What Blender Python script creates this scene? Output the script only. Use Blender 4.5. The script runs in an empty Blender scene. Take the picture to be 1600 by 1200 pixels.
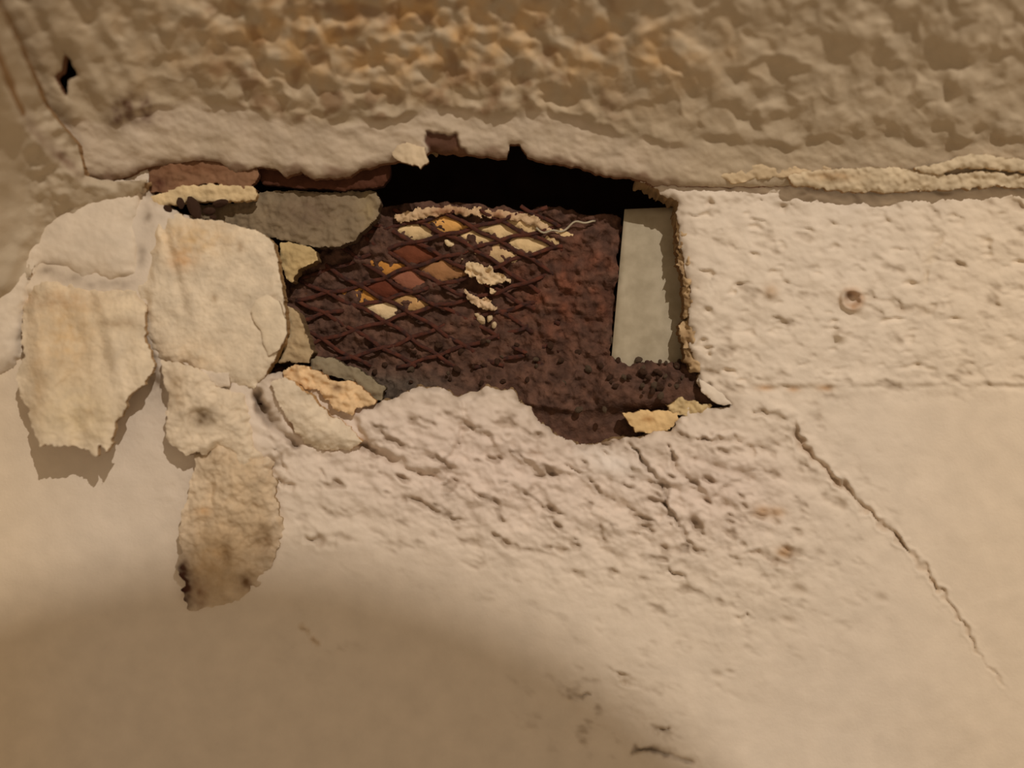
import bpy, bmesh, math, random
import numpy as np
from mathutils import Vector

# ------------------------------------------------------------------ camera, world, exposure
S = 0.0003            # one photo pixel at the wall plane = 0.3 mm
D = 1537.0            # camera distance from the wall plane in those units
scn = bpy.context.scene
C = scn.collection
cd = bpy.data.cameras.new('camera'); cam = bpy.data.objects.new('camera', cd); C.objects.link(cam)
cam.location = (0, -D * S, 0); cam.rotation_euler = (math.pi / 2, 0, 0)
cd.sensor_width = 36; cd.lens = 36 * D / 1600; cd.clip_start = 0.005
cd.dof.use_dof = True; cd.dof.focus_distance = (D + 45) * S; cd.dof.aperture_fstop = 2.1
scn.camera = cam

w = bpy.data.worlds.new('world'); scn.world = w; w.use_nodes = True
bg = w.node_tree.nodes['Background']
bg.inputs[0].default_value = (1.0, 0.745, 0.51, 1); bg.inputs[1].default_value = 0.34
scn.view_settings.view_transform = 'Standard'; scn.view_settings.look = 'None'
scn.view_settings.exposure = 0.0; scn.view_settings.gamma = 1.0
scn.view_settings.use_curve_mapping = False

LAMP = np.array([1800.0, 5000.0, 4000.0])       # x, distance out from wall, z  (pixel units)
ld = bpy.data.lights.new('lamp_bulb_light', 'POINT'); ld.energy = 92; ld.color = (1.0, 0.91, 0.83)
ld.shadow_soft_size = 36 * S
lo = bpy.data.objects.new('lamp_bulb_light', ld); C.objects.link(lo)
lo.location = (LAMP[0] * S, -LAMP[1] * S, LAMP[2] * S)

# ------------------------------------------------------------------ helpers
rng = np.random.default_rng(7)
random.seed(7)

def lin(r, g, b):
    def f(c):
        c /= 255.0
        return c / 12.92 if c <= 0.04045 else ((c + 0.055) / 1.055) ** 2.4
    return np.array([f(r), f(g), f(b)])

def P(u, v, h):
    """photo pixel + height out of the wall plane -> scene point"""
    k = (D - h) / D * S
    return (u - 800.0) * k, -h * S, (600.0 - v) * k

_tabs = {}
def perlin(x, y, seed=0):
    if seed not in _tabs:
        r = np.random.default_rng(seed + 100)
        a = r.random(65536) * 2 * np.pi
        _tabs[seed] = (np.cos(a), np.sin(a))
    gx, gy = _tabs[seed]
    xi = np.floor(x).astype(np.int64); yi = np.floor(y).astype(np.int64)
    xf = x - xi; yf = y - yi
    def g(ix, iy, fx, fy):
        k = ((ix * 73856093) ^ (iy * 19349663) ^ ((ix * iy) * 83492791)) & 65535
        return gx[k] * fx + gy[k] * fy
    uu = xf * xf * xf * (xf * (xf * 6 - 15) + 10); vv = yf * yf * yf * (yf * (yf * 6 - 15) + 10)
    a = g(xi, yi, xf, yf); b = g(xi + 1, yi, xf - 1, yf)
    c = g(xi, yi + 1, xf, yf - 1); d = g(xi + 1, yi + 1, xf - 1, yf - 1)
    return ((a + (b - a) * uu) * (1 - vv) + (c + (d - c) * uu) * vv) * 1.5

def fbm(U, V, sc, octv=3, seed=0, gain=0.5):
    t = 0; a = 1.0
    for i in range(octv):
        t = t + a * perlin(U / sc + 17.3 * i, V / sc - 9.1 * i, seed + i); sc /= 2.03; a *= gain
    return t

def sst(a, b, x):
    t = np.clip((x - a) / (b - a), 0, 1); return t * t * (3 - 2 * t)

def segdist(U, V, pts, closed=True):
    d2 = np.full(U.shape, 1e12); inside = np.zeros(U.shape, bool); par = np.zeros(U.shape)
    n = len(pts); tot = 0
    for i in range(n if closed else n - 1):
        x0, y0 = pts[i]; x1, y1 = pts[(i + 1) % n]
        ex, ey = x1 - x0, y1 - y0; L = ex * ex + ey * ey + 1e-9
        t = np.clip(((U - x0) * ex + (V - y0) * ey) / L, 0, 1)
        q = (U - x0 - t * ex) ** 2 + (V - y0 - t * ey) ** 2
        m = q < d2; d2 = np.where(m, q, d2); par = np.where(m, tot + t * math.sqrt(L), par); tot += math.sqrt(L)
        if closed and y0 != y1:
            c = ((y0 > V) != (y1 > V)) & (U < ex * (V - y0) / ey + x0)
            inside ^= c
    d = np.sqrt(d2)
    if closed: return np.where(inside, -d, d)
    return d, par / max(tot, 1e-6)

def grid(u0, u1, v0, v1, step):
    nu = int((u1 - u0) / step) + 1; nv = int((v1 - v0) / step) + 1
    return np.meshgrid(u0 + np.arange(nu) * step, v0 + np.arange(nv) * step)

def tag(o, label=None, cat=None, group=None, kind=None):
    if label: o['label'] = label
    if cat: o['category'] = cat
    if group: o['group'] = group
    if kind: o['kind'] = kind
    return o

def mesh_obj(name, verts, faces, mat, parent=None, col=None, smooth=True):
    me = bpy.data.meshes.new(name)
    verts = np.asarray(verts, np.float32); faces = np.asarray(faces, np.int32)
    k = faces.shape[1]
    me.vertices.add(len(verts)); me.vertices.foreach_set('co', verts.ravel())
    me.loops.add(faces.size); me.loops.foreach_set('vertex_index', faces.ravel())
    me.polygons.add(len(faces)); me.polygons.foreach_set('loop_start', np.arange(len(faces), dtype=np.int32) * k)
    me.polygons.foreach_set('use_smooth', np.full(len(faces), smooth, bool))
    me.update(calc_edges=True)
    if col is not None:
        a = me.color_attributes.new('Col', 'FLOAT_COLOR', 'POINT')
        cc = np.ones((len(verts), 4), np.float32); cc[:, :3] = np.clip(col, 0.002, 0.95)
        a.data.foreach_set('color', cc.ravel())
    me.materials.append(mat)
    o = bpy.data.objects.new(name, me); C.objects.link(o)
    if parent is not None: o.parent = parent
    return o

def sheet(name, U, V, H, sdf, col, mat, thick, side_col=None, parent=None, back=True, side_steps=1, ragged=0.0):
    """height-field sheet clipped to sdf<0, with real thickness"""
    step = U[0, 1] - U[0, 0]
    gv, gu = np.gradient(sdf, step)
    g2 = gu * gu + gv * gv + 1e-4
    near = np.abs(sdf) < 0.8 * step
    mv = np.clip(sdf / np.sqrt(g2), -0.8 * step, 0.8 * step) / np.sqrt(g2)
    U2 = np.where(near, U - mv * gu, U); V2 = np.where(near, V - mv * gv, V)
    ok = sdf < 0.8 * step
    f = ok[:-1, :-1] & ok[1:, :-1] & ok[:-1, 1:] & ok[1:, 1:]
    idx = np.arange(U.size).reshape(U.shape)
    q = np.stack([idx[:-1, :-1][f], idx[1:, :-1][f], idx[1:, 1:][f], idx[:-1, 1:][f]], 1)
    used = np.unique(q); rm = np.full(U.size, -1, np.int64); rm[used] = np.arange(len(used)); q = rm[q]
    X, Y, Z = P(U2.ravel()[used], V2.ravel()[used], H.ravel()[used])
    vf = np.stack([X, Y, Z], 1); n = len(vf)
    cf = col.reshape(-1, 3)[used]
    e = np.concatenate([q[:, [0, 1]], q[:, [1, 2]], q[:, [2, 3]], q[:, [3, 0]]])
    key = np.sort(e, 1); key = key[:, 0] * n + key[:, 1]
    _, inv, cnt = np.unique(key, return_inverse=True, return_counts=True)
    be = e[cnt[inv] == 1]
    verts = [vf]; faces = [q]; cols = [cf]; off = n
    sc = cf if side_col is None else np.broadcast_to(side_col, cf.shape)
    bv = np.unique(be); bm_ = np.full(n, -1, np.int64); bm_[bv] = np.arange(len(bv)); nb = len(bv)
    th = np.asarray(thick) if np.ndim(thick) else np.full(n, float(thick))
    if np.ndim(thick): th = np.asarray(thick).ravel()[used]
    for k in range(side_steps + 1):
        t = k / side_steps
        vb = vf[bv].copy(); vb[:, 1] += th[bv] * S * t
        if ragged and 0 < t:
            r = fbm(vb[:, 0] / S + 50 * k, vb[:, 2] / S - 31 * k, 14, 2, 5)[:, None] * ragged * S
            cen = vf.mean(0); dr = vb - cen; dr[:, 1] = 0; dr /= (np.linalg.norm(dr, axis=1, keepdims=True) + 1e-9)
            vb = vb + dr * r
        verts.append(vb); cols.append(sc[bv] * (1 + 0.25 * fbm(vb[:, 0] / S, vb[:, 2] / S + 40 * k, 12, 2, 6)[:, None]))
        if k:
            a = off + (k - 1) * nb; b = off + k * nb
            faces.append(np.stack([a + bm_[be[:, 1]], a + bm_[be[:, 0]], b + bm_[be[:, 0]], b + bm_[be[:, 1]]], 1))
    off += nb * (side_steps + 1)
    if back:
        vb = vf.copy(); vb[:, 1] += th * S
        verts.append(vb); cols.append(sc); faces.append(q[:, ::-1] + off)
    return mesh_obj(name, np.concatenate(verts), np.concatenate(faces), mat, parent, np.concatenate(cols))

def plaster_mat(name, bump=0.25, fine=2.5, coarse=9.0, rough=0.85, var=0.14, spec=0.25):
    m = bpy.data.materials.new(name); m.use_nodes = True; nt = m.node_tree; N = nt.nodes; L = nt.links
    b = N['Principled BSDF']; b.inputs['Roughness'].default_value = rough
    b.inputs['Specular IOR Level'].default_value = spec
    at = N.new('ShaderNodeAttribute'); at.attribute_name = 'Col'
    tc = N.new('ShaderNodeTexCoord')
    n1 = N.new('ShaderNodeTexNoise'); n1.inputs['Scale'].default_value = 1 / (coarse * 3 * S); n1.inputs['Detail'].default_value = 4
    mr = N.new('ShaderNodeMapRange'); mr.inputs['From Min'].default_value = 0.3; mr.inputs['From Max'].default_value = 0.7
    mr.inputs['To Min'].default_value = 1 - var; mr.inputs['To Max'].default_value = 1 + var
    mx = N.new('ShaderNodeVectorMath'); mx.operation = 'SCALE'
    n2 = N.new('ShaderNodeTexNoise'); n2.inputs['Scale'].default_value = 1 / (fine * 2 * S); n2.inputs['Detail'].default_value = 3
    bp = N.new('ShaderNodeBump'); bp.inputs['Strength'].default_value = bump; bp.inputs['Distance'].default_value = 2.0 * S
    for n in (n1, n2): L.new(tc.outputs['Object'], n.inputs['Vector'])
    L.new(n1.outputs['Fac'], mr.inputs['Value']); L.new(at.outputs['Color'], mx.inputs[0]); L.new(mr.outputs['Result'], mx.inputs['Scale'])
    L.new(mx.outputs['Vector'], b.inputs['Base Color'])
    L.new(n2.outputs['Fac'], bp.inputs['Height']); L.new(bp.outputs['Normal'], b.inputs['Normal'])
    return m

M_wall = plaster_mat('painted_plaster', 0.22, 2.5, 14, 0.8, 0.05)
M_ceil = plaster_mat('textured_ceiling_paint', 0.3, 3, 12, 0.75, 0.08)
M_raw = plaster_mat('raw_plaster', 0.5, 2.2, 9, 0.95, 0.12, 0.1)
M_mortar = plaster_mat('brown_mortar', 1.0, 2.0, 5, 1.0, 0.35, 0.08)

def metal_mat(name, c1, c2, rough, metallic, sc):
    m = bpy.data.materials.new(name); m.use_nodes = True; nt = m.node_tree; N = nt.nodes; L = nt.links
    b = N['Principled BSDF']; b.inputs['Roughness'].default_value = rough; b.inputs['Metallic'].default_value = metallic
    tc = N.new('ShaderNodeTexCoord'); n = N.new('ShaderNodeTexNoise'); n.inputs['Scale'].default_value = sc; n.inputs['Detail'].default_value = 5
    r = N.new('ShaderNodeValToRGB'); r.color_ramp.elements[0].position = 0.35; r.color_ramp.elements[1].position = 0.68
    r.color_ramp.elements[0].color = (*c1, 1); r.color_ramp.elements[1].color = (*c2, 1)
    bp = N.new('ShaderNodeBump'); bp.inputs['Strength'].default_value = 0.3; bp.inputs['Distance'].default_value = S
    L.new(tc.outputs['Object'], n.inputs['Vector']); L.new(n.outputs['Fac'], r.inputs['Fac']); L.new(r.outputs['Color'], b.inputs['Base Color'])
    L.new(n.outputs['Fac'], bp.inputs['Height']); L.new(bp.outputs['Normal'], b.inputs['Normal'])
    return m

M_rust = metal_mat('rusty_steel', lin(48, 22, 14), lin(92, 44, 24), 0.9, 0.0, 300)
M_galv = metal_mat('galvanised_sheet', lin(160, 148, 122), lin(182, 170, 144), 0.75, 0.0, 120)
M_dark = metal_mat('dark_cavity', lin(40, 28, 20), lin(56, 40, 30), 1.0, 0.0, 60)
M_blocker = metal_mat('blocker_black', lin(30, 30, 30), lin(40, 40, 40), 0.5, 0.2, 50)

def paint(shape, base): return np.broadcast_to(base, shape + (3,)).copy()
def blend(col, c, m): return col * (1 - m[..., None]) + np.asarray(c) * m[..., None]
def spot(U, V, x, y, rx, ry=None, a=0.0, soft=1.0):
    ry = ry or rx; c, s = math.cos(a), math.sin(a)
    p = ((U - x) * c + (V - y) * s) / rx; q = (-(U - x) * s + (V - y) * c) / ry
    return np.exp(-(p * p + q * q) * soft)

CREAM = lin(226, 212, 192); CREAMY = lin(228, 206, 170); PINK = lin(224, 206, 192)
TAN = lin(196, 166, 122); BROWN = lin(112, 74, 48); DIRT = lin(128, 104, 74); PEACH = lin(226, 194, 150)
CEIL = lin(186, 169, 142)

# ------------------------------------------------------------------ back wall with the broken-out opening
HOLE = [(240, 225), (1000, 225), (1000, 282), (1020, 294), (1040, 308), (1057, 319), (1061, 340), (1060, 372), (1068, 408), (1078, 448), (1078, 480), (1082, 512), (1078, 545),
        (1086, 572), (1098, 582), (1088, 600), (1104, 618), (1126, 622), (1143, 633), (1112, 634), (1072, 640), (1060, 652),
        (1046, 672), (1000, 682), (950, 690), (905, 692), (872, 682), (846, 660), (822, 634), (800, 610), (770, 604), (738, 613), (712, 618),
        (690, 608), (655, 606), (610, 622), (588, 632), (560, 612), (520, 598), (470, 586), (420, 584), (385, 550), (360, 430), (345, 350), (285, 336), (240, 312)]

U, V = grid(-260, 1860, 225, 1420, 2.5)
warp = 5 * fbm(U, V, 26, 3, 11, 0.55)
sh = -(segdist(U, V, HOLE) + warp)         # <0 outside the opening = wall
near_hole = np.exp(np.minimum(sh, 0) / 90.0)
H = 5 * fbm(U, V, 260, 2, 1) + 0.8 * fbm(U, V, 45, 2, 3)
rough = np.clip(1.1 * spot(U, V, 640, 720, 260, 120, 0.15) + 0.9 * spot(U, V, 1120, 790, 190, 170, 0.3) + 0.8 * spot(U, V, 900, 780, 160, 110)
                + 0.35 * sst(1040, 1090, U) * sst(640, 600, V) + 0.5 * spot(U, V, 950, 1120, 130, 70, 0.3) + 0.25 * spot(U, V, 500, 1010, 60, 40), 0, 1.2)
# lumpy trowel marks run down to the right, stretched along the slope
A = math.radians(24); ca, sa = math.cos(A), math.sin(A)
Ur, Vr = U * ca + V * sa, -U * sa + V * ca
lump = fbm(Ur, Vr * 1.5, 58, 4, 21, 0.55)
pits = np.clip(fbm(Ur, Vr * 1.8, 44, 3, 27, 0.55) - 0.25, 0, 1) ** 1.3
H += rough * (6.5 * lump - 17 * pits + 1.6 * fbm(U, V, 16, 2, 29))
H += sst(1050, 1110, U) * sst(625, 590, V) * (2.2 * fbm(U, V * 1.8, 60, 4, 31, 0.5) - 16 * (0.55 + near_hole) * np.clip(fbm(U, V * 2.2, 40, 2, 33) - 0.42, 0, 1))
col = paint(U.shape, CREAM)
col = blend(col, PINK, np.clip(0.8 * spot(U, V, 760, 720, 340, 130, 0.15) + 0.5 * spot(U, V, 1130, 760, 120, 90), 0, 1))
col = blend(col, CREAMY, 0.3 * sst(1300, 1600, U) + 0.5 * sst(200, -50, U))
col = blend(col, DIRT, np.clip(rough * pits * 1.6, 0, 0.45))
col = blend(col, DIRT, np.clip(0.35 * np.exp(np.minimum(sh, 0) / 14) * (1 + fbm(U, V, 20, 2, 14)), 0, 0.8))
def raise_patch(pts, amt, soft=4, wob=4):
    global H
    d = segdist(U, V, pts) + wob * fbm(U, V, 22, 2, 41)
    H = H + amt * sst(soft, -soft, d)
    return d
raise_patch([(-40, 345), (225, 305), (300, 335), (420, 345), (420, 580), (470, 640), (440, 720), (330, 700), (235, 570), (200, 470), (20, 460), (-40, 520)], 15, 16, 9)
# crumbly layers left standing around the opening
raise_patch([(590, 628), (650, 606), (700, 610), (722, 630), (715, 690), (690, 735), (650, 738), (615, 712), (575, 690), (560, 650)], 9, 5, 7)
raise_patch([(725, 625), (790, 606), (830, 650), (880, 700), (930, 745), (880, 740), (820, 720), (770, 690), (735, 660)], 6, 5, 7)
raise_patch([(430, 700), (560, 690), (640, 745), (760, 752), (880, 760), (700, 800), (520, 800), (440, 770)], 4, 10, 9)
raise_patch([(985, 690), (1060, 650), (1150, 680), (1180, 730), (1120, 770), (1050, 760), (1010, 730)], 5, 4, 8)
raise_patch([(1140, 600), (1240, 640), (1235, 690), (1170, 690), (1130, 660)], 3, 6, 6)
raise_patch([(1055, 300), (1140, 300), (1110, 480), (1100, 600), (1065, 560)], 2.5, 6, 8)
# trowel crease between the flat band and the wall below
yl = 606 + 2.5 * fbm(U, V * 0, 60, 2, 51) - 0.006 * (U - 1150)
cm = sst(1110, 1200, U)
H -= cm * (3.5 * np.exp(-((V - yl) / 4) ** 2) - 2.0 * np.exp(-((V - yl + 7) / 5) ** 2)) * np.clip(0.45 + 0.9 * fbm(U, V * 0, 70, 2, 52), 0, 1)
H -= cm * 1.8 * sst(598, 612, V)
for x, y, r in ((1195, 606, 14), (1240, 608, 10), (1288, 606, 12)):
    col = blend(col, lin(186, 136, 74), 0.6 * spot(U, V, x, y, r, 5))
def groove(pts, w0, w1, d0, d1, dirt_shadow, lip=2.0, wob=6.0, stain_shadow=0.3):
    global H, col
    d, t = segdist(U + wob * fbm(U, V, 18, 2, 61), V + wob * fbm(U, V, 18, 2, 63), pts, False)
    Lg = sum(math.dist(a, b) for a, b in zip(pts, pts[1:]))
    ww = w0 + (w1 - w0) * t; dd = d0 + (d1 - d0) * t
    fade = sst(1.0, 0.93, t) * sst(0, 0.08, t)
    if stain_shadow < 0.5: fade = fade * np.clip(0.75 + 1.1 * fbm(U, V, 24, 2, 67), 0.1, 1.2)
    ww = ww * (1 + 0.55 * fbm(t * Lg, t * 0, 34, 2, 65)); dd = dd * np.clip(1 + 0.9 * fbm(t * Lg + 40, t * 0, 46, 2, 66), 0.35, 1.6)
    H = H - dd * np.exp(-(d / ww) ** 2) * fade + lip * (dd / max(d0, 1e-3)) * np.exp(-((d - 2.2 * ww) / ww) ** 2)
    col = blend(col, dirt_shadow, np.clip(stain_shadow * np.exp(-(d / (ww * 1.1)) ** 2) * fade * np.clip(dd / d0, 0.5, 1), 0, 1))
groove([(1240, 655), (1248, 690), (1288, 732), (1325, 768), (1352, 796), (1400, 838), (1440, 885), (1475, 930), (1505, 975), (1535, 1030), (1575, 1080)],
       5.2, 1.8, 10, 2.2, lin(152, 118, 78), 3.0, 7.0, 0.55)
groove([(1165, 640), (1195, 645), (1240, 660)], 5, 4, 5, 5, DIRT, 1.5)
groove([(985, 690), (1005, 722), (1028, 750), (1040, 785), (1045, 805), (1066, 826), (1077, 846), (1072, 870)], 4, 2.5, 8, 6, lin(110, 88, 62), 2, 6, 0.55)
groove([(1048, 690), (1052, 715), (1062, 740), (1075, 752)], 5, 3, 9, 5, DIRT, 2)
groove([(1085, 685), (1115, 690), (1150, 686), (1172, 698), (1178, 718)], 4, 3, 8, 6, DIRT, 2)
groove([(1032, 900), (1045, 888), (1060, 897), (1068, 902)], 4, 3, 5, 5, DIRT, 1)
groove([(880, 728), (910, 740), (930, 752)], 4, 2, 7, 3, lin(104, 88, 62), 1)
groove([(560, 690), (600, 712), (640, 735), (690, 745), (715, 700), (725, 655)], 4, 4, 6, 5, DIRT, 1.5)
groove([(430, 745), (446, 758), (462, 765)], 6, 4, 9, 5, DIRT, 1)
groove([(425, 700), (440, 720), (446, 735)], 7, 5, 11, 6, DIRT, 1)
groove([(500, 730), (506, 748), (512, 760)], 5, 3, 6, 3, DIRT, 1)
groove([(470, 832), (490, 846), (520, 842), (532, 840)], 7, 5, 8, 5, DIRT, 1)
groove([(468, 972), (482, 990), (500, 1006)], 6, 4, 6, 4, TAN, 0.5)
groove([(950, 1045), (975, 1062), (1003, 1070)], 5, 3, 8, 5, DIRT, 1)
groove([(885, 1075), (905, 1090), (925, 1085)], 5, 3, 7, 5, DIRT, 1)
groove([(985, 1170), (1020, 1172), (1052, 1182), (1085, 1190)], 6, 4, 11, 8, lin(96, 76, 54), 2, 5, 0.55)
groove([(1020, 1145), (1050, 1140)], 6, 4, 8, 5, DIRT, 1)
groove([(1150, 968), (1168, 960), (1172, 972)], 4, 3, 6, 4, DIRT, 1)
groove([(1160, 865), (1185, 862), (1210, 880), (1245, 884)], 5, 5, 6, 8, lin(140, 106, 74), 1)
groove([(1360, 460), (1400, 480), (1440, 486), (1470, 478)], 6, 5, 3.5, 4, DIRT * 1.4, 1)
groove([(1445, 450), (1450, 405), (1470, 370)], 6, 5, 2, 2.5, CREAMY * 0.8, 1)
groove([(400, 606), (407, 635), (430, 668), (470, 700)], 9, 6, 28, 12, lin(96, 72, 48), 0, 4, 0.7)  # gap beside the slanted flake; its shadow is put into the colour
groove([(845, 655), (870, 685), (910, 695), (960, 694), (1010, 684)], 5, 5, 6, 5, BROWN, 1)
groove([(720, 660), (760, 680), (800, 700), (850, 712)], 5, 4, 5, 4, DIRT, 1)
groove([(1110, 432), (1113, 460), (1117, 478)], 2.5, 2, 4, 3, DIRT, 0.5)
groove([(1150, 312), (1175, 316), (1190, 313)], 3, 2, 5, 3, DIRT, 0.5)
for x, y, rx, ry, d in ((1190, 803, 20, 9, 7), (1226, 870, 16, 11, 8), (1246, 922, 12, 9, 7), (1120, 1072 - 18, 9, 6, 4), (1140, 1050, 7, 4, 4), (1376, 935, 10, 7, 4), (1280, 865, 8, 7, 4),
                       (1160, 740, 14, 6, 7), (1120, 730, 20, 5, 6), (1230, 970, 12, 6, 4), (1490, 452, 10, 5, 3), (1545, 318, 9, 6, 4), (1585, 322, 12, 5, 4), (1125, 790, 9, 6, 4), (1060, 860, 9, 6, 5)):
    g = spot(U, V, x, y, rx, ry, 0.35); H -= d * g; H += 0.35 * d * spot(U, V, x + 2, y + ry * 1.3, rx, ry * 0.8, 0.35)
    col = blend(col, DIRT, 0.28 * g)
for x, y in ((1192, 798), (1225, 862), (1215, 800)): col = blend(col, lin(206, 158, 100), 0.5 * spot(U, V, x, y, 12, 8))
for x, y, rx, ry in ((75, 424, 16, 9), (110, 436, 22, 10), (150, 444, 18, 8), (190, 444, 20, 8), (228, 300, 10, 14), (232, 340, 9, 16), (222, 400, 8, 20), (226, 520, 10, 30), (246, 600, 14, 26)):  # dark spots along the patch edge; gap shadow beside the slab is painted in
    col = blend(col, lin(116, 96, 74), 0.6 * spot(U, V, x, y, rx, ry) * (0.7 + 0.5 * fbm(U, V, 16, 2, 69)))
def sm_noise(s): return fbm(U, V, s, 2, 71)
# old screw plugs filled with plaster
r = np.hypot(U - 1332, (V - 468) * 1.02); H += 9 * np.exp(-((r - 15) / 5.0) ** 2) - 9 * np.exp(-(r / 8.5) ** 2)
col = blend(col, lin(176, 132, 88), 0.75 * np.exp(-((r - 12) / 8) ** 2) * (0.7 + 0.5 * sm_noise(16)))
col = blend(col, lin(92, 60, 36), 0.75 * spot(U, V, 1326, 461, 7, 6))
r = np.hypot(U - 1313, V - 523); H += 14 * np.exp(-(r / 9) ** 2)
r = np.hypot(U - 1206, V - 458); H += 11 * np.exp(-(r / 9) ** 2); col = blend(col, lin(180, 146, 104), 0.6 * spot(U, V, 1205, 455, 11))
col = blend(col, lin(228, 218, 206), 0.8 * spot(U, V, 955, 722, 46, 20, 0.3))
# soften the brink of the opening
H -= 7 * np.exp(np.minimum(sh, 0) / 5.0)
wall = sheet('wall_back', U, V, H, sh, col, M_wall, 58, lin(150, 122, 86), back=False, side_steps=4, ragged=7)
tag(wall, 'cream painted plaster wall with a broken-out opening, cracks and pits', None, None, 'structure')

def plain(name, pts, base, mat, parent):
    n = len(pts); v = [P(*p) for p in pts]; v += [(x, y + 12 * S, z) for x, y, z in v]
    f = [(0, 1, 2, 3), (7, 6, 5, 4)] + [(i, i + 4, (i + 1) % 4 + 4, (i + 1) % 4) for i in range(4)]
    return mesh_obj(name, v, f, mat, parent, np.broadcast_to(base, (2 * n, 3)), False)
# the wall goes on beyond the photograph
plain('plain_wall', [(1850, 270, -1), (1850, 2300, -1), (3200, 2300, -1), (3200, 270, -1)], CREAM, M_wall, wall)
plain('plain_wall', [(-700, 1410, -1), (-700, 2300, -1), (1850, 2300, -1), (1850, 1410, -1)], CREAM, M_wall, wall)
plain('plain_wall', [(-1200, 700, -1), (-1200, 1410, -1), (-250, 1410, -1), (-250, 700, -1)], CREAM, M_wall, wall)

# ------------------------------------------------------------------ ceiling cove
EDGE = [(-300, 300), (60, 300), (130, 276), (175, 284), (230, 262), (290, 252), (345, 254), (366, 272), (400, 262), (430, 262), (446, 276), (470, 270), (492, 280), (515, 276), (540, 278),
        (560, 266), (596, 256), (622, 252), (664, 247), (674, 236), (740, 243), (792, 248), (797, 226), (812, 226), (824, 246), (860, 254), (905, 260), (935, 272), (985, 278), (1004, 282),
        (1020, 289), (1052, 290), (1100, 292), (1180, 292), (1250, 290), (1320, 292), (1400, 290), (1900, 288)]
poly = [(-330, -330), (-130, -200), (-62, -30), (-2, 88), (38, 180), (88, 238)] + EDGE[2:] + [(1900, -330)]
U, V = grid(-330, 1880, -300, 315, 2.5)
sd = segdist(U, V, poly) + 2.5 * fbm(U, V, 22, 3, 81, 0.6)
HOLE2 = [(100, 80), (112, 96), (121, 118), (106, 124), (105, 152), (93, 136), (85, 120), (97, 108)]
sd = np.maximum(sd, -(segdist(U, V, HOLE2) + 1.5 * fbm(U, V, 12, 2, 83)))
ex = np.array([p[0] for p in EDGE]); ey = np.array([p[1] for p in EDGE])
ks = np.array([1.0] * 9) / 9
eyy = np.interp(np.arange(-400, 2000), ex, ey); eyy = np.convolve(np.pad(eyy, 60, 'edge'), np.ones(121) / 121, 'valid')
E = np.interp(U, np.arange(-400, 2000), eyy)
dist = E - V
lip = 70 + 10 * fbm(U, V * 0, 120, 2, 85) + 22 * sst(700, 300, U) + 8 * fbm(U, V, 40, 2, 86)
H = 9 + 0.36 * np.clip(dist, -40, 1e9) + 0.26 * np.log1p(np.exp(np.clip((dist - lip) / 12, -30, 30))) * 12
H += 0.30 * 60 * np.log1p(np.exp(np.clip((160 - U) / 60, -30, 30)))
tex = sst(-8, 8, dist - lip)
wx = 9 * fbm(U, V, 45, 2, 91); wy = 9 * fbm(U, V, 45, 2, 93)
worm = 1 - np.abs(fbm(U + wx, V + wy, 60, 2, 95, 0.45)) * 2.4
lump = fbm(U + wx, V * 1.15 + wy, 52, 3, 97, 0.5)
leftm = sst(1050, 820, U) * sst(250, 400, U)
fade = sst(20, 330, U) * 0.7 + 0.3
n1 = fbm(U + 1.6 * wx, V * 1.05 + 1.6 * wy, 74, 2, 97, 0.45)
n2 = fbm(U + wx, V + wy, 44, 2, 98, 0.4)
H += tex * fade * (4 + 4.4 * np.tanh(2.4 * n1) + 2.6 * np.tanh(2.2 * n2) + 2.5 * np.clip(worm - 0.45, 0, 1) + leftm * 4.5 * np.tanh(2 * fbm(U + wx, V, 36, 2, 99, 0.5)))
H += (1 - tex) * (3.0 * fbm(U * 0.8 + V * 0.6, V * 1.4 - U * 0.7, 56, 4, 101, 0.5)) + 0.6 * fbm(U, V, 14, 2, 103)
# smooth trowelled streaks running down into the corner
c2, s2 = math.cos(1.05), math.sin(1.05); Ua, Va = U * c2 + V * s2, -U * s2 + V * c2
H += sst(330, 120, U) * tex * 7 * fbm(Ua / 4.0, Va, 44, 2, 105)
H -= 6 * np.exp(np.minimum(sd, 0) / 5.0)
col = paint(U.shape, CEIL)
col = blend(col, lin(204, 187, 164), np.clip((1 - tex) * sst(1150, 950, U) * (0.75 + 0.3 * fbm(U, V, 40, 2, 107)), 0, 1))
col = blend(col, lin(208, 168, 112), np.clip(tex * (0.75 * spot(U, V, 600, 50, 300, 90) + 0.4 * spot(U, V, 1000, 90, 130, 60)) * (0.6 + 0.9 * fbm(U, V, 40, 3, 109)), 0, 0.85))
col = blend(col, lin(128, 86, 46), np.clip(tex * leftm * np.clip(-lump - 0.1, 0, 1) * 1.1, 0, 0.5))
col = blend(col, lin(92, 58, 40), np.clip(1.2 * spot(U, V, 192, 172, 16, 26, 0.5) + 1.1 * spot(U, V, 228, 168, 9, 18) + 0.5 * spot(U, V, 220, 185, 40, 12), 0, 1) * (0.6 + 0.5 * fbm(U, V, 14, 2, 111)))
dd = segdist(U, V, [(666, 204), (682, 206), (700, 212), (712, 206), (722, 232), (740, 246), (735, 252), (672, 248), (664, 220)]) + 3 * fbm(U, V, 14, 2, 113)
H -= 7 * sst(2, -2, dd); col = blend(col, lin(96, 66, 50), sst(2, -2, dd))
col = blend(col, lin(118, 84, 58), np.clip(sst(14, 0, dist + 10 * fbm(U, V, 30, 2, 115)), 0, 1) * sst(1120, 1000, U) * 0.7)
ceil = sheet('ceiling', U, V, H, sd, col, M_ceil, 14, lin(120, 84, 58), back=True)
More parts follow.
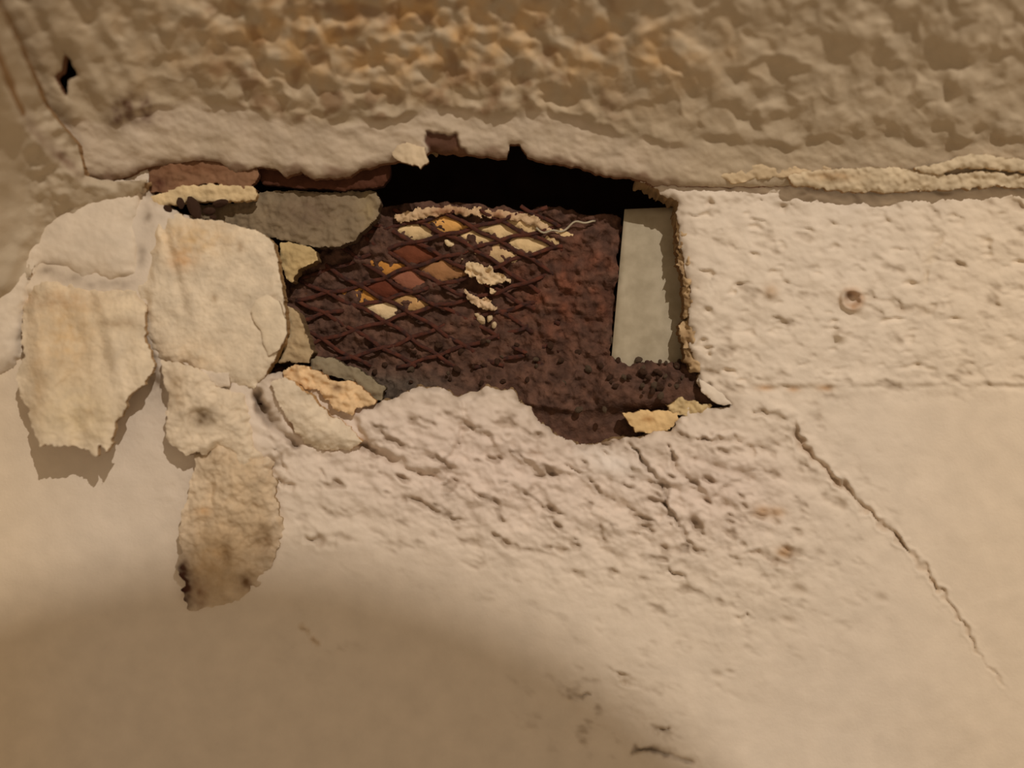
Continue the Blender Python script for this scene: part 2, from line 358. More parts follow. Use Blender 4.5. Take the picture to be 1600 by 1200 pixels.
def pocket():
    us = [(70, 60), (135, 60), (135, 170), (70, 170)]
    v = [P(a, b, 60) for a, b in us] + [P(a, b, -60) for a, b in us]
    return mesh_obj('void_pocket', v, [(4, 5, 6, 7), (0, 1, 5, 4), (1, 2, 6, 5), (2, 3, 7, 6), (3, 0, 4, 7)], M_dark, ceil, smooth=False)
pocket()
plain('plain_ceiling', [(1870, 288, 6), (3200, 288, 6), (3200, -300, 345), (1870, -300, 345)], CEIL, M_ceil, ceil)
tag(ceil, 'stippled beige ceiling cove with a torn lower edge above the opening', None, None, 'structure')

# ------------------------------------------------------------------ left wall curving into the corner
pl = [(-330, -330), (-130, -200), (-62, -30), (-2, 88), (38, 180), (88, 238), (132, 274), (180, 284), (232, 280), (222, 300), (150, 326), (95, 352), (62, 400), (30, 470), (-20, 540), (-120, 640), (-330, 760)]
U, V = grid(-330, 240, -300, 780, 3)
sd = segdist(U, V, [(p[0] + 34 if 0 < i < 6 else p[0], p[1] - 12 if 0 < i < 6 else p[1]) for i, p in enumerate(pl)]) + 2 * fbm(U, V, 24, 2, 121)
B = [(232, 284), (130, 306), (72, 330), (30, 385), (2, 450), (-60, 530), (-330, 740)]
db, _ = segdist(U, V, B, False)
side = np.where(segdist(U, V, B + [(-330, -330), (232, -330)]) < 0, db, -db)
H = 27 * sst(520, 430, V) + 0.95 * 16 * np.log1p(np.exp(np.clip(side / 16, -30, 30))) - 14 * sst(2, -24, side) + 5 * fbm(U, V, 70, 3, 123)
H += 5 * sst(120, 200, V) * sst(20, 60, U) * fbm(U, V, 26, 3, 125)
dsm, _ = segdist(U, V, pl[:8], False)
seam = np.where(segdist(U, V, pl) < 0, -dsm, dsm)
H -= 20 * sst(-14, 4, seam) + 0.6 * np.clip(seam, 0, 60)
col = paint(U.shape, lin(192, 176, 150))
col = blend(col, lin(120, 92, 70), np.clip(0.9 * spot(U, V, 104, 252, 34, 9, 0.75) + 0.6 * spot(U, V, 55, 205, 40, 10, 0.9) + 0.6 * spot(U, V, 200, 276, 24, 7), 0, 1) * (0.8 + 0.4 * fbm(U, V, 18, 2, 127)))  # shadow of the corner crevice, painted along the ceiling seam
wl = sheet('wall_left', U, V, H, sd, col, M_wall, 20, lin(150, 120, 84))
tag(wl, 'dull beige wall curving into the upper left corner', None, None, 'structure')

# ------------------------------------------------------------------ cavity behind the opening
def world(x, h, z): return (x * S, -h * S, z * S)
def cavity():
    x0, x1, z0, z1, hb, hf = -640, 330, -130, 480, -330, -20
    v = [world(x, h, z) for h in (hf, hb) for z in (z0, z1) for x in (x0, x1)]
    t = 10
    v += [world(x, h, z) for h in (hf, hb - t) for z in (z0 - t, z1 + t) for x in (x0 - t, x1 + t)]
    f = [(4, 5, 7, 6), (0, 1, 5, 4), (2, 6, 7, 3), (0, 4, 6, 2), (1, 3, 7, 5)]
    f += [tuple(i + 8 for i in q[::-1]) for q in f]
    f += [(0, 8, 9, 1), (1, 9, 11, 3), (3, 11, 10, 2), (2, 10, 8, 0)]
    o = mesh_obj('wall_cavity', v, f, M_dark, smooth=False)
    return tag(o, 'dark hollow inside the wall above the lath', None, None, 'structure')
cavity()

# ------------------------------------------------------------------ brown mortar bed filling the lower cavity
def mortar_h(U, V):
    h = -71 + 40 * sst(540, 690, V) + 16 * sst(540, 440, U) + 10 * sst(800, 880, U) * sst(360, 430, V)
    h = h + 9 * sst(470, 520, V) * sst(900, 800, U) + 26 * sst(545, 585, V) * sst(900, 975, U)
    h = h + 14 * spot(U, V, 930, 640, 110, 50) - 10 * spot(U, V, 905, 640, 40, 25)
    return h
U, V = grid(395, 1135, 300, 720, 2.2)
TOP = [(400, 360), (470, 350), (560, 335), (600, 328), (640, 318), (700, 315), (760, 322), (830, 328), (860, 322), (905, 334), (972, 338), (968, 400), (960, 480), (952, 556), (985, 572), (1010, 560), (1040, 568), (1070, 556), (1130, 570), (1130, 715), (400, 715)]
sd = segdist(U, V, TOP) + 5 * fbm(U, V, 26, 3, 131)
H = mortar_h(U, V) + 11 * fbm(U, V, 52, 3, 133, 0.55) + 4.2 * fbm(U, V, 13, 3, 135, 0.65)
ridge = fbm(Ur[0:1, 0:1] * 0 + U * 0.9 + V * 0.45, V * 1.2 - U * 0.5, 30, 2, 137)
H += 6 * np.clip(ridge, -0.2, 1) * sst(800, 860, U)
H = np.where(sd > -8, H - (sd + 8) * 0.7, H)
H = np.minimum(H, -14 - 22 * sst(625, 650, V) + 4 * fbm(U, V, 20, 2, 143))
col = paint(U.shape, lin(100, 73, 60))
col = blend(col, lin(118, 74, 56), np.clip(spot(U, V, 880, 450, 110, 80) * (0.7 + 0.8 * fbm(U, V, 30, 2, 139)), 0, 0.9))
col = blend(col, lin(70, 53, 46), np.clip(0.5 + fbm(U, V, 24, 3, 141), 0, 1) * 0.6)
col = blend(col, lin(92, 84, 74), np.clip(spot(U, V, 600, 610, 90, 26), 0, 0.7))
mortar = sheet('mortar_bed', U, V, H, sd, col, M_mortar, 24, lin(70, 48, 36))
tag(mortar, 'crumbly dark brown mortar filling the bottom of the broken opening', 'mortar')

def rock_mesh(name, seed, c):
    bm = bmesh.new(); bmesh.ops.create_icosphere(bm, subdivisions=2, radius=1.0)
    r = random.Random(seed); off = [(Vector((r.uniform(-1, 1), r.uniform(-1, 1), r.uniform(-1, 1))).normalized(), r.uniform(0.62, 0.95)) for _ in range(9)]
    for v in bm.verts:
        for nn, dd_ in off:
            k = v.co.dot(nn)
            if k > dd_: v.co -= nn * (k - dd_)
        v.co.z *= 0.75
    me = bpy.data.meshes.new(name); bm.to_mesh(me); bm.free()
    a = me.color_attributes.new('Col', 'FLOAT_COLOR', 'POINT'); n = len(me.vertices)
    cc = np.ones((n, 4), np.float32); cc[:, :3] = c; a.data.foreach_set('color', cc.ravel())
    me.materials.append(M_raw if c[0] > 0.3 else M_mortar)
    return me
rocks_b = [rock_mesh('crumb_brown', i, lin(92, 68, 54)) for i in range(3)]
rocks_g = [rock_mesh('crumb_grey', 10 + i, lin(116, 98, 80)) for i in range(2)]
rocks_p = [rock_mesh('crumb_pale', 20 + i, lin(214, 190, 152)) for i in range(3)]
def rock(name, me, u, v, h, r, parent=None, sx=1.0):
    o = bpy.data.objects.new(name, me); C.objects.link(o)
    o.location = P(u, v, h); o.scale = (r * S * sx, r * S * 0.8, r * S)
    o.rotation_euler = (random.uniform(-.6, .6), random.uniform(-3, 3), random.uniform(-.6, .6))
    if parent is not None: o.parent = parent
    return o
def mh(u, v): return float(mortar_h(np.array([[float(u)]]), np.array([[float(v)]]))[0, 0])
for i in range(70):
    u = random.uniform(560, 960); v = random.uniform(530, 600)
    if i > 40: u, v = random.uniform(960, 1068), random.uniform(562, 618)
    rock('crumb', random.choice(rocks_b + rocks_b + rocks_g), u, v, mh(u, v) + 3, random.uniform(3.5, 8), mortar)
for u, v, r in ((975, 590, 6), (1022, 602, 7), (1005, 575, 6), (1040, 588, 5), (1032, 618, 7), (998, 562, 7), (1056, 604, 6), (905, 640, 8), (945, 640, 6), (700, 583, 4)):
    rock('crumb', random.choice(rocks_g), u, v, mh(u, v) + 4, r, mortar)

# ------------------------------------------------------------------ rusty expanded metal lath
lath = bpy.data.objects.new('metal_lath', None); C.objects.link(lath)
lath.location = P(700, 600, -72)
tag(lath, 'rusty diamond mesh metal lath with plaster squeezed through its openings', 'metal lath')
def lath_h(u, v): return -66 + 12 * max(0, min(1, (560 - u) / 120)) + 4 * math.sin(u / 90.0 + v / 70.0) + 10 * max(0, (v - 470) / 100)
def warp_uv(i, j):
    u = 650 + 45 * i + 43 * j; v = 362 - 13 * i + 24 * j
    return u + 4 * math.sin(i * 1.7 + j * 0.9), v + 3 * math.sin(i * 0.8 - j * 1.3)
def ribbon(name, pts, w, t, mat, parent):
    vs = []; fs = []
    n = len(pts); pv = [Vector(p) for p in pts]
    for k in range(n):
        d = (pv[min(k + 1, n - 1)] - pv[max(k - 1, 0)]).normalized()
        out = Vector((0, -1, 0)); s = d.cross(out).normalized(); o2 = s.cross(d).normalized()
        tw = 0.5 * math.sin(k * 1.3); s2 = s * math.cos(tw) + o2 * math.sin(tw); o3 = o2 * math.cos(tw) - s * math.sin(tw)
        for a, b in ((-1, -.6), (-.6, -1), (.6, -1), (1, -.6), (1, .6), (.6, 1), (-.6, 1), (-1, .6)): vs.append(pv[k] + s2 * w * a * S + o3 * t * b * S)
    for k in range(n - 1):
        for q in range(8): fs.append((k * 8 + q, k * 8 + (q + 1) % 8, k * 8 + 8 + (q + 1) % 8, k * 8 + 8 + q))
    vs += [pv[0], pv[-1]]
    for q in range(8): fs.append((len(vs) - 2, (q + 1) % 8, q, q)); fs.append((len(vs) - 1, (n - 1) * 8 + q, (n - 1) * 8 + (q + 1) % 8, (n - 1) * 8 + (q + 1) % 8))
    me = bpy.data.meshes.new(name); me.from_pydata([tuple(v) for v in vs], [], [tuple(dict.fromkeys(f)) for f in fs])
    for p in me.polygons: p.use_smooth = True
    me.materials.append(mat); o = bpy.data.objects.new(name, me); C.objects.link(o)
    if parent is not None:
        o.parent = parent; o.matrix_parent_inverse = parent.matrix_basis.inverted()
    return o
def lath_ok(u, v): return 462 < u < 880 and 322 + max(0, 590 - u) * 0.45 < v < 575
def strand_run(fn, rg):
    run = []; runs = []
    for k in rg:
        p = fn(k)
        if lath_ok(*p): run.append(p)
        else:
            if len(run) > 5: runs.append(run)
            run = []
    if len(run) > 5: runs.append(run)
    for r_ in runs:
        pts = []
        for k, (u, v) in enumerate(r_):
            pts.append(P(u, v + 1.6 * math.sin(k * 0.8), lath_h(u, v) + 2.5 * math.sin(k * math.pi / 3)))
        ribbon('strand', pts, 3.2, 2.4, M_rust, lath)
for j in range(-8, 12): strand_run(lambda k: warp_uv(k / 6.0, j - 0.5), range(-80, 80))
for i in range(-12, 12): strand_run(lambda k: warp_uv(i - 0.5, k / 6.0), range(-80, 80))

def chip(name, pts, h0, tilt=(0, 0), thick=8, base=CREAM, side=None, mat=None, label=None, cat=None, group=None, parent=None, rough=1.5, edge=2.5, wob=2.0, step=2.0, bend=None, stains_shadows=(), dome=0, dents=(), fsc=30, elen=3.0, efn=None, wsc=15, rim=None):
    """a separate broken piece: outline, distance out of the wall, tilt, thickness"""
    us = [p[0] for p in pts]; vs = [p[1] for p in pts]; cu, cv = sum(us) / len(us), sum(vs) / len(vs)
    U, V = grid(min(us) - 8, max(us) + 8, min(vs) - 8, max(vs) + 8, step)
    sd = segdist(U, V, pts) + wob * fbm(U + 40 * math.sin(h0), V, wsc, 3, 151, 0.55)
    H = h0 + tilt[0] * (U - cu) + tilt[1] * (V - cv) + rough * fbm(U + h0 * 3, V, fsc, 3, 153, 0.55) + 0.35 * rough * fbm(U, V + 7 * h0, 9, 2, 155)
    if bend is not None: H = H + bend(U, V)
    if dome: H = H + dome * (1 - np.exp(np.minimum(sd, 0) / 22))
    for x, y, rx, ry, d in dents: H = H - d * spot(U, V, x, y, rx, ry)
    H = H - edge * np.exp(np.minimum(sd, 0) / elen) * (1.0 if efn is None else efn(U, V))
    col = paint(U.shape, base)
    col = col * (1 + 0.08 * fbm(U, V, 35, 3, 157))[..., None]
    if rim is not None: col = blend(col, rim[0], np.clip(rim[1] * np.exp(np.minimum(sd, 0) / rim[2]) * (1 + 0.6 * fbm(U, V, 24, 2, 163)), 0, 1))
    for x, y, rx, ry, c, a in stains_shadows: col = blend(col, c, np.clip(a * spot(U, V, x, y, rx, ry) * (0.8 + 0.5 * fbm(U, V, 14, 2, 159)), 0, 1))
    o = sheet(name, U, V, H, sd, col, mat or M_raw, thick, base * 0.7 if side is None else side, parent)
    if parent is not None and parent.type == 'EMPTY': o.matrix_parent_inverse = parent.matrix_basis.inverted()
    return tag(o, label, cat, group)

def diamond(i, j, k=0.9):
    c = [warp_uv(i + a, j + b) for a, b in ((-.5, -.5), (.5, -.5), (.5, .5), (-.5, .5))]
    mu = sum(p[0] for p in c) / 4; mv = sum(p[1] for p in c) / 4
    return [(mu + (p[0] - mu) * k, mv + (p[1] - mv) * k) for p in c], mu, mv
KEY = lin(226, 196, 146)
def key(i, j, c=KEY, hh=0):
    pts, mu, mv = diamond(i, j)
    chip('plaster_key', pts, lath_h(mu, mv) - 4 + hh, thick=8, base=c, mat=M_raw, parent=lath, rough=1.2, dome=4, wob=2.5, step=1.8)
for i, j in ((0, 0), (1, 1), (3, 1), (2, 2), (3, 2), (2, 1)): key(i, j)
for i, j, c in ((1, 0, lin(222, 168, 96)), (-2, 1, lin(200, 140, 70)), (-1, 1, lin(112, 64, 44)), (-2, 2, lin(150, 98, 76)), (-1, 2, lin(160, 116, 78)), (-4, 2, lin(196, 140, 70)),
                (-3, 2, lin(104, 56, 40)), (-4, 3, lin(226, 200, 156)), (-3, 3, lin(190, 150, 100)), (1, 2, lin(214, 182, 136))): key(i, j, c)
# lumpy plaster still sitting on the mesh, as parts of the lath
chip('plaster_crust', [(620, 338), (650, 326), (690, 322), (730, 324), (780, 330), (826, 334), (850, 350), (866, 356), (852, 362), (836, 352), (800, 344), (760, 338), (700, 334), (660, 340), (625, 350)], -58, thick=12, base=lin(206, 176, 138), parent=lath, rough=5, wob=5, fsc=14, stains_shadows=((700, 332, 30, 10, lin(150, 84, 56), .6), (780, 336, 24, 10, lin(150, 84, 56), .5)))
chip('plaster_crust', [(775, 395), (800, 376), (838, 362), (842, 390), (832, 402), (815, 398), (802, 414), (785, 412), (770, 402), (735, 394), (700, 384), (692, 374), (730, 380)], -67, thick=10, base=lin(224, 200, 158), parent=lath, rough=3, wob=3)
chip('plaster_crust', [(722, 408), (745, 412), (765, 418), (795, 430), (796, 440), (772, 442), (768, 456), (758, 444), (745, 436), (730, 424)], -50, thick=12, base=lin(220, 194, 154), parent=lath, rough=7, wob=6, fsc=12)
chip('plaster_crust', [(724, 452), (745, 462), (770, 470), (775, 480), (760, 486), (748, 478), (732, 466)], -50, thick=12, base=lin(214, 186, 150), parent=lath, rough=6, wob=5, fsc=12)
for u, v, r in ((752, 500, 9), (765, 498, 7), (772, 508, 6), (745, 492, 5)):
    o = rock('plaster_lump', rocks_p[0], u, v, -62, r, lath); o.matrix_parent_inverse = lath.matrix_basis.inverted()
fib = []
for k in range(25):
    t = k / 24; fib.append(P(838 + 92 * t, 352 + 10 * math.sin(t * 5.0 + 0.4) + 3 * math.sin(t * 17) + 4 * t, -56 + 4 * math.sin(t * 9) - 10 * t))
fo = ribbon('plaster_fibre', fib, 1.5, 1.2, M_galv, None)
tag(fo, 'thin pale fibre curling out to the right of the lath', 'fibre')

# ------------------------------------------------------------------ pale metal strip at the right of the opening
def metal_strip():
    us = [(976, 327), (1092, 322), (1096, 600), (952, 600)]
    U, V = np.meshgrid(np.linspace(0, 1, 14), np.linspace(0, 1, 26))
    uu = (us[0][0] * (1 - U) + us[1][0] * U) * (1 - V) + (us[3][0] * (1 - U) + us[2][0] * U) * V
    vv = (us[0][1] * (1 - U) + us[1][1] * U) * (1 - V) + (us[3][1] * (1 - U) + us[2][1] * U) * V
    hh = -66 + 20 * V - 3 * U + 1.0 * fbm(uu, vv, 90, 2, 161)
    X, Y, Z = P(uu, vv, hh); v = np.stack([X, Y, Z], -1).reshape(-1, 3)
    me = bpy.data.meshes.new('metal_strip'); idx = np.arange(U.size).reshape(U.shape)
    q = np.stack([idx[:-1, :-1], idx[1:, :-1], idx[1:, 1:], idx[:-1, 1:]], -1).reshape(-1, 4)
    me.from_pydata(v.tolist(), [], q.tolist())
    for p in me.polygons: p.use_smooth = True
    me.materials.append(M_galv); o = bpy.data.objects.new('metal_strip', me); C.objects.link(o)
    m = o.modifiers.new('thickness', 'SOLIDIFY'); m.thickness = 4 * S; m.offset = -1
    return tag(o, 'flat pale grey metal strip standing upright at right inside the opening', 'metal strip')
metal_strip()

# ------------------------------------------------------------------ broken pieces around the opening
GREY = lin(134, 118, 94)
chip('mortar_chunk', [(300, 322), (345, 318), (400, 312), (406, 300), (440, 297), (500, 301), (560, 298), (588, 300), (594, 318), (588, 342), (572, 356), (556, 374), (530, 386), (500, 386), (452, 376), (408, 368), (350, 350), (310, 340)],
     -22, (-0.03, 0.12), 26, GREY, lin(90, 74, 58), M_raw, 'grey mortar chunk wedged in the upper left of the opening', 'mortar', rough=5, wob=3,
     stains_shadows=((480, 330, 40, 25, lin(104, 84, 70), .6), (575, 325, 12, 30, lin(170, 150, 110), .6)))
chip('wood_lath', [(396, 262), (450, 258), (520, 262), (606, 240), (612, 272), (600, 290), (540, 298), (480, 294), (410, 288)], -16, (0, 0), 14, lin(84, 52, 38), lin(50, 32, 26), M_raw,
     'reddish brown wood splinter under the torn ceiling edge', 'wood', rough=3)
chip('brown_paper_layer', [(232, 258), (250, 248), (300, 246), (345, 248), (366, 262), (400, 256), (404, 275), (392, 290), (405, 298), (392, 304), (340, 286), (300, 290), (280, 302), (250, 302), (234, 300)], 4, (0, 0.1), 12, lin(138, 104, 78), lin(96, 64, 48), M_raw,
     'torn brown layer below the ceiling left of the dark gap', 'backing layer', rough=4, wob=3, stains_shadows=((248, 288, 16, 12, lin(84, 46, 36), .9), (300, 262, 60, 8, lin(110, 70, 46), .6)))
chip('plaster_strip', [(236, 306), (270, 296), (300, 289), (340, 288), (396, 292), (404, 302), (398, 312), (350, 316), (300, 314), (260, 322), (236, 326)], 8, (0, -0.1), 12, lin(220, 196, 152), TAN, M_raw,
     'thin cream plaster strip under the torn brown layer', 'plaster', rough=3, wob=3)
CR = ['largest dark crumb in the crevice above the large plaster slab', 'middle-sized dark crumb touching the largest one on its right', 'dark crumb at the right end of the row above the slab',
      'small dark crumb just left of the largest one', 'leftmost dark crumb above the plaster slab', 'tiny dark crumb lowest in the row above the slab']
for i, (u, v, r, sx, k) in enumerate(((304, 325, 13, 1.7, 0), (326, 330, 9, 1.4, 1), (345, 318, 9, 1.5, 0), (282, 318, 8, 1.3, 1), (262, 326, 7, 1.2, 2), (333, 340, 6, 1.0, 2))):
    o = rock('dark_crumb', rocks_b[k], u, v, 10, r, None, sx)
    tag(o, CR[i], 'crumb', 'dark crumbs above the slab')
slab = chip('plaster_slab', [(228, 322), (262, 330), (300, 342), (345, 345), (400, 360), (428, 380), (436, 430), (444, 470), (449, 520), (434, 552), (416, 586), (396, 606), (366, 600), (345, 608), (320, 592), (290, 572), (266, 578), (244, 562), (208, 500), (192, 450), (220, 400)],
     24, (0.0, 0.02), 26, lin(225, 209, 182), lin(160, 130, 90), M_raw, 'large cream plaster slab at the left edge of the opening', 'plaster slab', rough=3, wob=3, fsc=70, edge=20, elen=9, efn=lambda U, V: 0.12 + 0.88 * np.clip(sst(330, 240, U) + 0.4 * sst(540, 600, V), 0, 1),
     bend=lambda U, V: -9 * sst(255, 240, U + 0.1 * (V - 330) + 6 * fbm(U, V, 30, 2, 171)) - 5 * np.exp(-((U - 250 - 0.25 * (V - 330)) / 7) ** 2) * sst(520, 420, V),
     stains_shadows=((285, 403, 20, 18, lin(196, 140, 76), .7), (300, 370, 60, 30, lin(220, 184, 128), .6), (290, 470, 5, 14, lin(130, 104, 72), .5), (335, 465, 5, 8, lin(150, 120, 80), .6), (375, 385, 5, 10, lin(140, 112, 80), .6), (280, 366, 5, 8, lin(140, 112, 80), .6), (300, 560, 60, 30, PEACH, .3)))
chip('flake', [(398, 470), (416, 460), (436, 470), (446, 500), (449, 522), (436, 546), (420, 556), (412, 538), (408, 516), (396, 502), (392, 486)], 30, (0.02, 0), 6, lin(226, 210, 182), lin(140, 110, 70), M_raw, parent=slab, rough=1.2, wob=1)
chip('flake', [(296, 573), (330, 580), (356, 582), (360, 604), (340, 606), (318, 596)], 27, (0, 0), 5, lin(226, 210, 188), lin(150, 120, 84), M_raw, parent=slab, rough=1.2, wob=1.5)
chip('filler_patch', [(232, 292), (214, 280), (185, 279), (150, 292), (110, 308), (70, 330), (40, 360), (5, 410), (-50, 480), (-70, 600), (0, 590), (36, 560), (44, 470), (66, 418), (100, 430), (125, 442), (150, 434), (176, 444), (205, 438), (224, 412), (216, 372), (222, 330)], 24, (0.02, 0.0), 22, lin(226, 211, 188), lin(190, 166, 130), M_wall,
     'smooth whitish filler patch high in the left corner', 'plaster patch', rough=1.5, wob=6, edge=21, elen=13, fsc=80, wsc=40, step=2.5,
     stains_shadows=((80, 418, 18, 8, lin(130, 106, 80), .8), (110, 434, 22, 9, lin(140, 116, 88), .8), (155, 440, 24, 8, lin(150, 126, 98), .7), (200, 436, 16, 9, lin(140, 116, 88), .7), (222, 390, 8, 30, lin(170, 146, 116), .7), (226, 310, 10, 22, lin(150, 124, 96), .7)))  # darker lower edge; shadow of the gap to the slab painted along the right
chip('plaster_flake', [(36, 445), (62, 428), (110, 436), (140, 446), (185, 452), (218, 446), (228, 482), (224, 512), (241, 572), (226, 598), (194, 624), (182, 662), (168, 706), (156, 696), (150, 710), (140, 708), (122, 694), (62, 698), (46, 650), (30, 612), (25, 578), (38, 560)],
     44, (-0.02, 0.16), 11, lin(221, 203, 172), lin(176, 148, 112), M_raw, 'big curling tan plaster flake hanging at far left', 'plaster flake', rim=(lin(222, 206, 180), 0.6, 14), rough=3, wob=6, wsc=26, fsc=60, edge=26, elen=10, efn=lambda U, V: 0.1 + 0.9 * sst(520, 450, V),
     bend=lambda U, V: 7 * fbm(U * 1.2, V * 0.6, 60, 2, 173) + 6 * sst(150, 175, U - 0.25 * (V - 520)) - 8 * sst(60, 30, U),
     stains_shadows=((105, 520, 45, 70, lin(208, 174, 124), .6), (60, 600, 12, 60, lin(186, 152, 106), .5), (90, 470, 60, 14, lin(184, 150, 112), .6), (190, 570, 30, 60, lin(226, 210, 184), .7), (120, 650, 60, 40, lin(216, 196, 156), .6), (140, 645, 10, 8, lin(160, 130, 90), .5), (185, 505, 30, 7, lin(150, 122, 88), .6)))  # dark fold line is its shadow, painted into the colour
nub = chip('plaster_nub', [(250, 560), (300, 573), (330, 586), (352, 606), (384, 606), (394, 640), (412, 690), (424, 722), (404, 752), (372, 748), (350, 706), (340, 700), (322, 712), (290, 706), (268, 698), (258, 664), (262, 620)],
     36, (-0.06, 0.03), 34, lin(222, 205, 178), lin(150, 124, 88), M_raw, 'pale broken plaster nub with a round pit below the slab', 'plaster', rough=4, wob=6, wsc=26, edge=28, elen=11, efn=lambda U, V: 0.2 + 0.8 * sst(300, 370, U),
     dents=((316, 655, 21, 13, 15), (345, 640, 8, 20, 3)), stains_shadows=((316, 654, 22, 14, lin(112, 90, 62), .9), (275, 610, 14, 30, lin(176, 146, 104), .5)),  # shallow dent; the pit's shadow is painted in as a dark spot
     bend=lambda U, V: -14 * sst(340, 430, U) * sst(600, 700, V))
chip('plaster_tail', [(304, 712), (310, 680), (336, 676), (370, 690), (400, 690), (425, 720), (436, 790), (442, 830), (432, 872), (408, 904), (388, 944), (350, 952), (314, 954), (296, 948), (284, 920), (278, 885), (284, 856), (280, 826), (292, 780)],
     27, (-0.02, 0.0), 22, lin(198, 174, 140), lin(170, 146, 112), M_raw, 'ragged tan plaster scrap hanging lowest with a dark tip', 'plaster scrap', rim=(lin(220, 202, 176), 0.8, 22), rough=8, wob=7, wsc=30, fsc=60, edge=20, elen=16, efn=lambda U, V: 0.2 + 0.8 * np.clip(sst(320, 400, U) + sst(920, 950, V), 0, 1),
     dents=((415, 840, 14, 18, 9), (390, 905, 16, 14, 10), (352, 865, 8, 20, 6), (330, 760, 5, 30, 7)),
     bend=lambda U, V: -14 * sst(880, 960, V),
     stains_shadows=((286, 915, 14, 40, lin(62, 32, 26), 1.6), (312, 925, 14, 30, lin(120, 84, 58), .7), (415, 840, 16, 24, lin(140, 112, 78), .8), (385, 910, 16, 14, lin(118, 90, 62), .9), (352, 862, 8, 22, lin(140, 110, 74), .8), (330, 870, 30, 40, lin(184, 152, 108), .6), (330, 760, 60, 60, lin(216, 196, 166), .8), (318, 800, 12, 8, lin(196, 146, 84), .6)))
chip('slanted_flake', [(424, 598), (440, 590), (470, 604), (496, 630), (520, 650), (548, 668), (566, 690), (540, 704), (505, 702), (476, 694), (452, 660), (434, 628)], 26, (0.02, -0.06), 26, lin(226, 210, 184), lin(196, 160, 112), M_raw,
     'smooth cream flake slanting down at the lower left corner of the opening', 'plaster flake', rough=2.5, wob=3.5, edge=20, elen=12, efn=lambda U, V: 0.05 + 0.95 * sst(0, 40, (U - 440) * 0.5 + (V - 600) * 0.5 - 25))
chip('peach_chunk', [(438, 578), (462, 570), (485, 574), (505, 584), (520, 596), (545, 592), (562, 602), (588, 626), (578, 636), (556, 634), (550, 648), (528, 642), (512, 626), (498, 612), (470, 602), (446, 592)], 8, (0, 0.08), 16, PEACH, lin(160, 118, 76), M_raw,
     'peach coloured broken plaster chunk on the lower left lip', 'plaster chunk', rough=5, wob=3.5, fsc=16, dents=((526, 606, 9, 6, 8), (510, 622, 12, 4, 6)), stains_shadows=((526, 606, 9, 6, lin(110, 76, 50), .8),))
chip('mortar_ledge', [(484, 558), (520, 560), (552, 574), (580, 590), (602, 606), (596, 626), (580, 620), (556, 598), (520, 588), (486, 576)], -12, (0, 0.1), 22, lin(140, 128, 104), lin(90, 78, 60), M_raw,
     'grey mortar sliver behind the peach chunk', 'mortar', rough=4, wob=3)
chip('broken_plaster', [(444, 474), (468, 490), (478, 520), (488, 552), (482, 566), (436, 566), (448, 524)], -8, (0, 0), 40, lin(182, 160, 124), lin(120, 98, 70), M_raw,
     'dull beige broken edge beside the slab inside the opening', 'plaster', rough=4, wob=3)
chip('plaster_chip', [(436, 378), (470, 381), (497, 394), (494, 406), (466, 420), (456, 444), (446, 434), (438, 402)], -14, (0, 0), 30, lin(196, 172, 124), lin(120, 96, 64), M_raw,
     'small yellowish chip under the grey mortar chunk', 'plaster chip', rough=4, wob=3)
chip('peach_chip', [(974, 646), (1000, 642), (1030, 640), (1056, 642), (1060, 656), (1048, 672), (1020, 678), (994, 676), (984, 662)], -2, (0, 0.06), 16, lin(222, 190, 138), lin(150, 114, 76), M_raw,
     'yellow peach plaster chip on the lower right lip', 'plaster chip', rough=3, wob=3, stains_shadows=((1012, 655, 9, 5, lin(170, 120, 66), .7),))
chip('corner_flake', [(1092, 592), (1108, 600), (1130, 616), (1145, 632), (1132, 634), (1112, 626), (1096, 612)], 7, (0.05, 0), 5, CREAM, lin(150, 124, 86), M_wall,
     'small lifted paint flake at the lower right corner of the opening', 'paint flake', rough=1.5, wob=1.5)
chip('corner_chip', [(1040, 632), (1064, 622), (1090, 628), (1112, 634), (1100, 646), (1072, 650), (1048, 646)], -2, (0, 0.05), 14, lin(206, 182, 136), lin(130, 100, 64), M_raw,
     'knobbly cream chip beside the lifted corner flake', 'plaster chip', rough=5, wob=3.5, fsc=14)
for pts in ([(1058, 392), (1074, 396), (1082, 420), (1080, 444), (1068, 446), (1062, 420)], [(1064, 446), (1084, 450), (1088, 470), (1080, 494), (1066, 500), (1070, 476)],
            [(1066, 500), (1082, 502), (1088, 524), (1082, 542), (1068, 546), (1062, 522)], [(1066, 542), (1084, 546), (1098, 566), (1096, 584), (1082, 580), (1072, 568)],
            [(1056, 346), (1070, 350), (1072, 380), (1062, 388)]):
    chip('rim_chip', pts, -6, (0.25, 0.1), 26, lin(196, 168, 128), lin(120, 92, 62), M_raw, parent=wall, rough=9, wob=5, fsc=18, edge=5, stains_shadows=((pts[0][0] + 8, pts[2][1], 10, 12, lin(120, 90, 58), .7),))
chip('torn_lip', [(620, 226), (640, 222), (664, 230), (668, 252), (656, 262), (640, 256), (622, 250), (612, 238)], 22, (0, 0.1), 8, lin(204, 184, 152), lin(140, 104, 70), M_ceil,
     'cream paint tab hanging from the ceiling edge over the dark gap', 'paint tab', rough=2.5, wob=2.5)

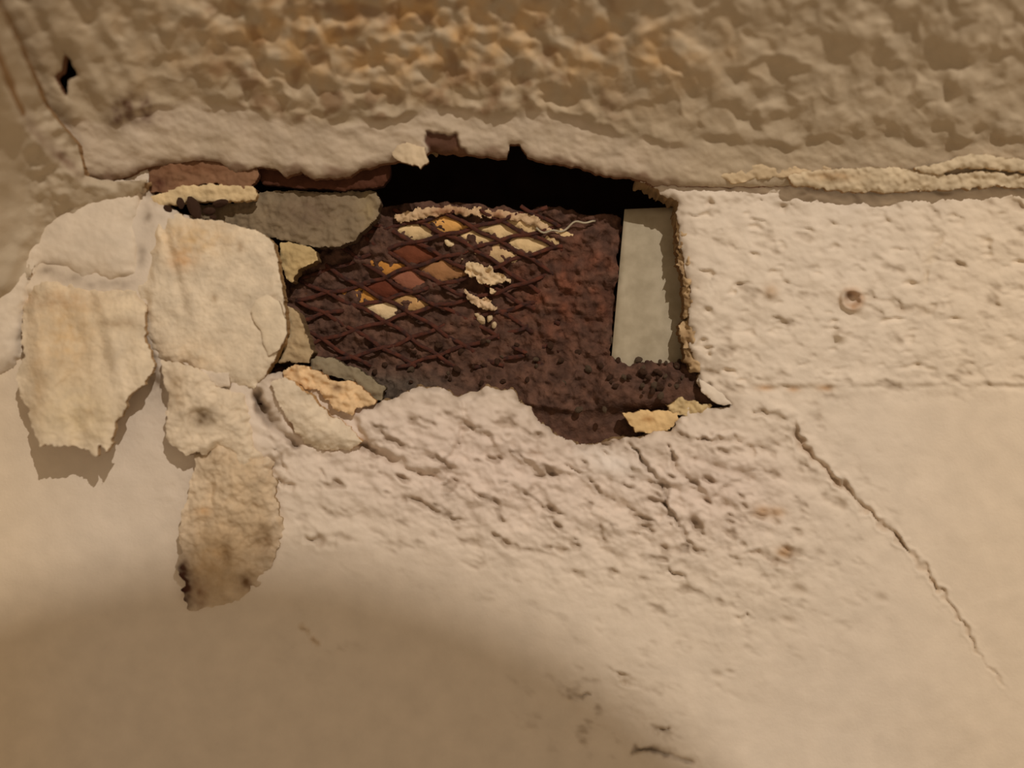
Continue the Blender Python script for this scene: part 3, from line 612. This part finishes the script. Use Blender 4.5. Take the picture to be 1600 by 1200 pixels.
# peeled paint ridges along the right ceiling edge
RID = lin(208, 190, 158)
chip('paint_ridge', [(1120, 276), (1160, 262), (1200, 246), (1225, 240), (1245, 248), (1262, 254), (1320, 256), (1380, 258), (1400, 262), (1360, 272), (1280, 270), (1200, 278), (1150, 286)], 19, (0, -0.1), 8, lin(206, 184, 148), TAN, M_ceil,
     'low curled paint ridge nearest the opening along the ceiling edge', 'paint ridge', rough=3, wob=3)
chip('paint_ridge', [(1430, 262), (1470, 254), (1500, 244), (1530, 240), (1570, 246), (1640, 252), (1640, 272), (1590, 268), (1540, 262), (1500, 262), (1470, 272), (1440, 270)], 34, (0, -0.25), 7, RID, TAN, M_ceil,
     'upper curled paint ridge at the right end of the ceiling edge', 'paint ridge', rough=3, wob=2.5)
chip('paint_ridge', [(1230, 274), (1290, 264), (1350, 262), (1400, 260), (1440, 268), (1480, 274), (1530, 266), (1580, 272), (1650, 280), (1650, 292), (1560, 292), (1480, 296), (1400, 300), (1330, 300), (1280, 294), (1240, 290)], 24, (0, -0.3), 9, RID, lin(150, 120, 84), M_ceil,
     'long lower curled paint ridge above the plain wall at right', 'paint ridge', rough=4, wob=3, stains_shadows=((1300, 276, 40, 8, lin(180, 136, 80), .5),))

# ------------------------------------------------------------------ added disc (out of frame, placed to cast a shadow on the lower left wall)
def blocker():
    root = bpy.data.objects.new('shadow_blocker', None); C.objects.link(root)
    root.location = lo.location
    tag(root, 'added unseen black disc above the camera that casts the lower left wall shadow', 'blocker')
    tgt = np.array([-430.0, 0.0, -1270.0]); cen = LAMP + 0.4 * (tgt - LAMP)
    ax = Vector((0, 1, 0)); R = 400
    bm = bmesh.new(); prev = None; rings = []
    for k, (rr, zz) in enumerate(((6, 44), (120, 40), (240, 27), (340, 12), (R, 0), (R, -6), (340, 5), (240, 19), (120, 33), (6, 37))):
        rings.append([bm.verts.new((rr * S * math.cos(a * math.pi / 32), rr * S * math.sin(a * math.pi / 32), zz * S)) for a in range(64)])
    for a, b in zip(rings, rings[1:]):
        for i in range(64): bm.faces.new((a[i], a[(i + 1) % 64], b[(i + 1) % 64], b[i]))
    bm.faces.new(rings[0]); bm.faces.new(rings[-1][::-1])
    me = bpy.data.meshes.new('blocker_disc'); bm.to_mesh(me); bm.free(); me.materials.append(M_blocker)
    o = bpy.data.objects.new('blocker_disc', me); C.objects.link(o)
    o.rotation_euler = ax.to_track_quat('Z', 'Y').to_euler(); o.location = (cen[0] * S, -cen[1] * S, cen[2] * S)
    o.parent = root; o.matrix_parent_inverse = root.matrix_basis.inverted()
    a = Vector(lo.location) + Vector((0, -0.012, 0.012)); b = Vector(o.location)
    ribbon('blocker_arm', [tuple(a.lerp(b, t / 8)) for t in range(9)], 5, 5, M_blocker, root)
blocker()
